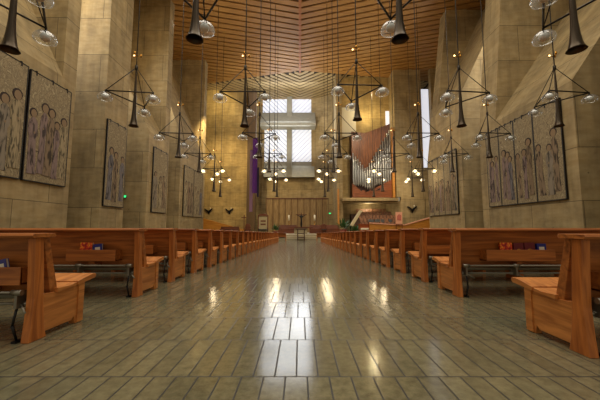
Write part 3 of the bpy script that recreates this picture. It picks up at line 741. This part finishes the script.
# banners
def banner(x, y, z0, z1, w_, mat, label):
    r = empty('banner', (x, y, z1)); m = MB(); n_ = 8
    v = []; 
    for i in range(n_+1):
        xx_ = -w_/2 + w_*i/n_; yy = .05*math.sin(i*2.1)
        v += [(xx_, yy, 0), (xx_, yy, z0-z1), (xx_, yy+.03, z0-z1), (xx_, yy+.03, 0)]
    f_ = [(0,1,2,3), (4*n_, 4*n_+3, 4*n_+2, 4*n_+1)]
    for i in range(n_):
        a = 4*i; b = a+4
        for q in range(4): f_.append((a+q, b+q, b+(q+1) % 4, a+(q+1) % 4))
    m.add(v, f_, 0, False); m.build('cloth', mat, r)
    MB().tube((-w_/2-.05, .015, .03), (w_/2+.05, .015, .03), .035).build('pole', BLACK, r)
    MB().tube((0, .015, .03), (0, .015, cz(x, y)-z1), .015, n=6).build('hanging_cord', BLACK, r)
    return tag(r, label, 'banner', 'long cloth banners left of the cross window')
banner(-7.45, 45.4, 3.3, 12.8, .50, LILAC, 'faded lilac banner hanging lowest, left of the purple one')
banner(-6.85, 45.0, 6.1, 14.6, .75, PURP, 'long deep purple banner hanging in the middle of the three')
banner(-6.32, 44.7, 5.5, 9.9, .30, DKPURP, 'short dark purple banner hanging on the right of the purple one')
# plants
def plant(x, y, z, s, label):
    r = empty('potted_plant', (x, y, z)); MB().lathe([(.001,0),(.2*s,0),(.28*s,.35*s),(.25*s,.35*s),(.001,.33*s)], n=14).build('pot', POT, r)
    m = MB()
    for i in range(70):
        a = random.uniform(0, 2*PI); e = random.uniform(.2, 1.4); l = random.uniform(.4, .95)*s
        d = Vector((math.cos(a)*math.cos(e), math.sin(a)*math.cos(e), math.sin(e))); b = Vector((0,0,.33*s)) + d*l*.35
        t = b + d*l*.7; sd = d.cross(Vector((0,0,1))).normalized()*.07*s; mid = (b+t)/2 + Vector((0,0,.05*s)); up = Vector((0, 0, .012))
        m.add([b, mid-sd, t, mid+sd, mid+up], [(0,1,4), (1,2,4), (2,3,4), (3,0,4)])
    m.build('foliage', LEAF, r); return tag(r, label, 'plant')
plant(-3.45, 42.5, PT, 1.2, 'bushy green potted plant left of the altar')
plant(6.1, 42.5, PT, 1.9, 'tall green potted plant right of the altar')
plant(7.5, 41.0, PT-.66+.44, 1.3, 'low green plant beside the tall plant')
# exit signs
def sign(loc, rz, label):
    r = empty('exit_sign', loc, rz); MB().box((-.22, -.05, -.12), (.22, 0, .16)).build('housing', BLACKP, r); MB().box((-.19, -.06, -.09), (.19, -.051, .13)).build('lit_face', GREENL, r)
    tag(r, label, 'exit sign')
sign((-17.7, 30.1, 4.05), 0, 'small green lit exit sign between the second and third left piers')
sign((6.0, 60.0, 3.7), -.4, 'small green lit exit sign right of the ribbed screen')

# choir --------------------------------------------------------------
m = MB()
for k in range(5): m.box((9.0, 48.4+k*1.15, ZB), (16.8, 54.4, .85 + k*.6))
struct(m, 'floor', simple('dark_tier', srgb(70, 46, 32), .7))
def choir_chair():
    r = empty('choir_chair', (0, 0, 0))
    MB().box((-.24, 0, .40), (.24, .42, .45)).build('seat', CHAIRW, r)
    MB().prism([(.38, .45), (.43, .45), (.50, 1.0), (.45, 1.0)], 'x', -.24, .24).build('backrest', CHAIRW, r)
    for sx in (-1, 1):
        for yy in (.03, .40): MB().box((sx*.21-.02, yy-.02, 0), (sx*.21+.02, yy+.02, .41)).build('leg', CHAIRW, r)
    return r
pc = choir_chair(); fst = True
RN = ['lowest', 'second', 'third', 'fourth', 'top']
for k in range(5):
    nn = (11, 11, 11, 10, 9)[k]
    for j in range(nn):
        r = pc if fst else copy_tree(pc); fst = False
        r.location = (10.25 + j*.60, 48.5 + k*1.15, .85 + k*.6); r.rotation_euler = (0, 0, 0)
        tag(r, 'brown wooden choir chair, %s tier, %s from the left' % (RN[k], ORD[j+1]), 'chair', 'choir chairs on the tiers under the organ')
lid = empty('music_desk', (8.55, 46.6, PZ))
MB().prism([(-.75, 1.9), (-.35, 1.75), (1.15, 4.1), (.75, 4.25)], 'y', 0, .9).build('lid', simple('pale_lid', srgb(190, 176, 140), .4), lid, .02)
MB().box((-.45, .1, 0), (.15, .8, 2.0)).build('base', REDW, lid); tag(lid, 'tilted pale slab standing open at the left of the choir', 'music desk')
oc = empty('organ_console', (9.9, 46.2, PZ)); MB().box((-.75, 0, 0), (.75, 1.1, 2.0)).box((-.85, -.1, 2.0), (.85, 1.1, 2.1)).build('case', wood('console_wood', srgb(176, 90, 40), srgb(120, 52, 22), .35, 'X', .5), oc, .02)
MB().box((-.6, -.12, 1.25), (.6, 0, 1.5)).build('keyboard', WHITE, oc); tag(oc, 'orange-brown wooden organ console behind the plants', 'organ console')
for i, (x, w_) in enumerate(((11.1, .9), (12.1, .8), (12.9, .5), (14.1, .45))):
    r = empty('music_stand', (x, 46.9, PZ)); MB().tube((0,0,0), (0,0,2.5), .03).lathe([(.2,0),(.2,.03),(.03,.05)]).build('pole', BLACK, r)
    MB().prism([(-.05, 2.4), (0, 2.4), (.2, 2.85), (.15, 2.85)], 'x', -w_/2, w_/2).build('desk', BLACKP, r)
    tag(r, 'black music stand before the choir chairs, %s' % ['widest, by the console', 'second from the console', 'third from the console', 'nearest the pink panel'][i], 'music stand', 'black music stands')
m = MB().prism([(10.6, PZ), (16.0, PZ), (16.0, 1.25), (13.5, 1.35), (10.6, 1.55)], 'y', 45.9, 46.1); m.prism([(16.0, PZ), (20.6, PZ), (20.6, 2.55), (16.0, 1.25)], 'y', 45.9, 46.1)
struct(m, 'trim_11', GOLDW)
m = MB().prism([(16.0, 1.25), (20.6, 2.55), (20.6, 2.7), (16.0, 1.4)], 'y', 45.8, 46.2).prism([(10.6, 1.55), (13.5, 1.35), (16, 1.25), (16, 1.4), (13.5, 1.5), (10.6, 1.7)], 'y', 45.8, 46.2); struct(m, 'trim_12', PINK)
r = empty('display_panel', (15.0, 45.5, PZ)); MB().box((-.5, 0, 2.1), (.5, .08, 3.9)).build('panel', PINK, r); m = MB()
for s in (-1, 1): m.box((s*.45-.04, .0, 0), (s*.45+.04, .08, 2.1))
m.build('stand', REDW, r); MB().prism([(-.3, 2.7), (.3, 2.6), (.35, 3.4), (0, 3.6), (-.3, 3.3)], 'y', -.02, 0).build('picture', simple('rose_print', srgb(188, 104, 88), .6, noise=.3, scale=6), r)
tag(r, 'pink panel with rosy picture standing in front of the choir', 'display panel')
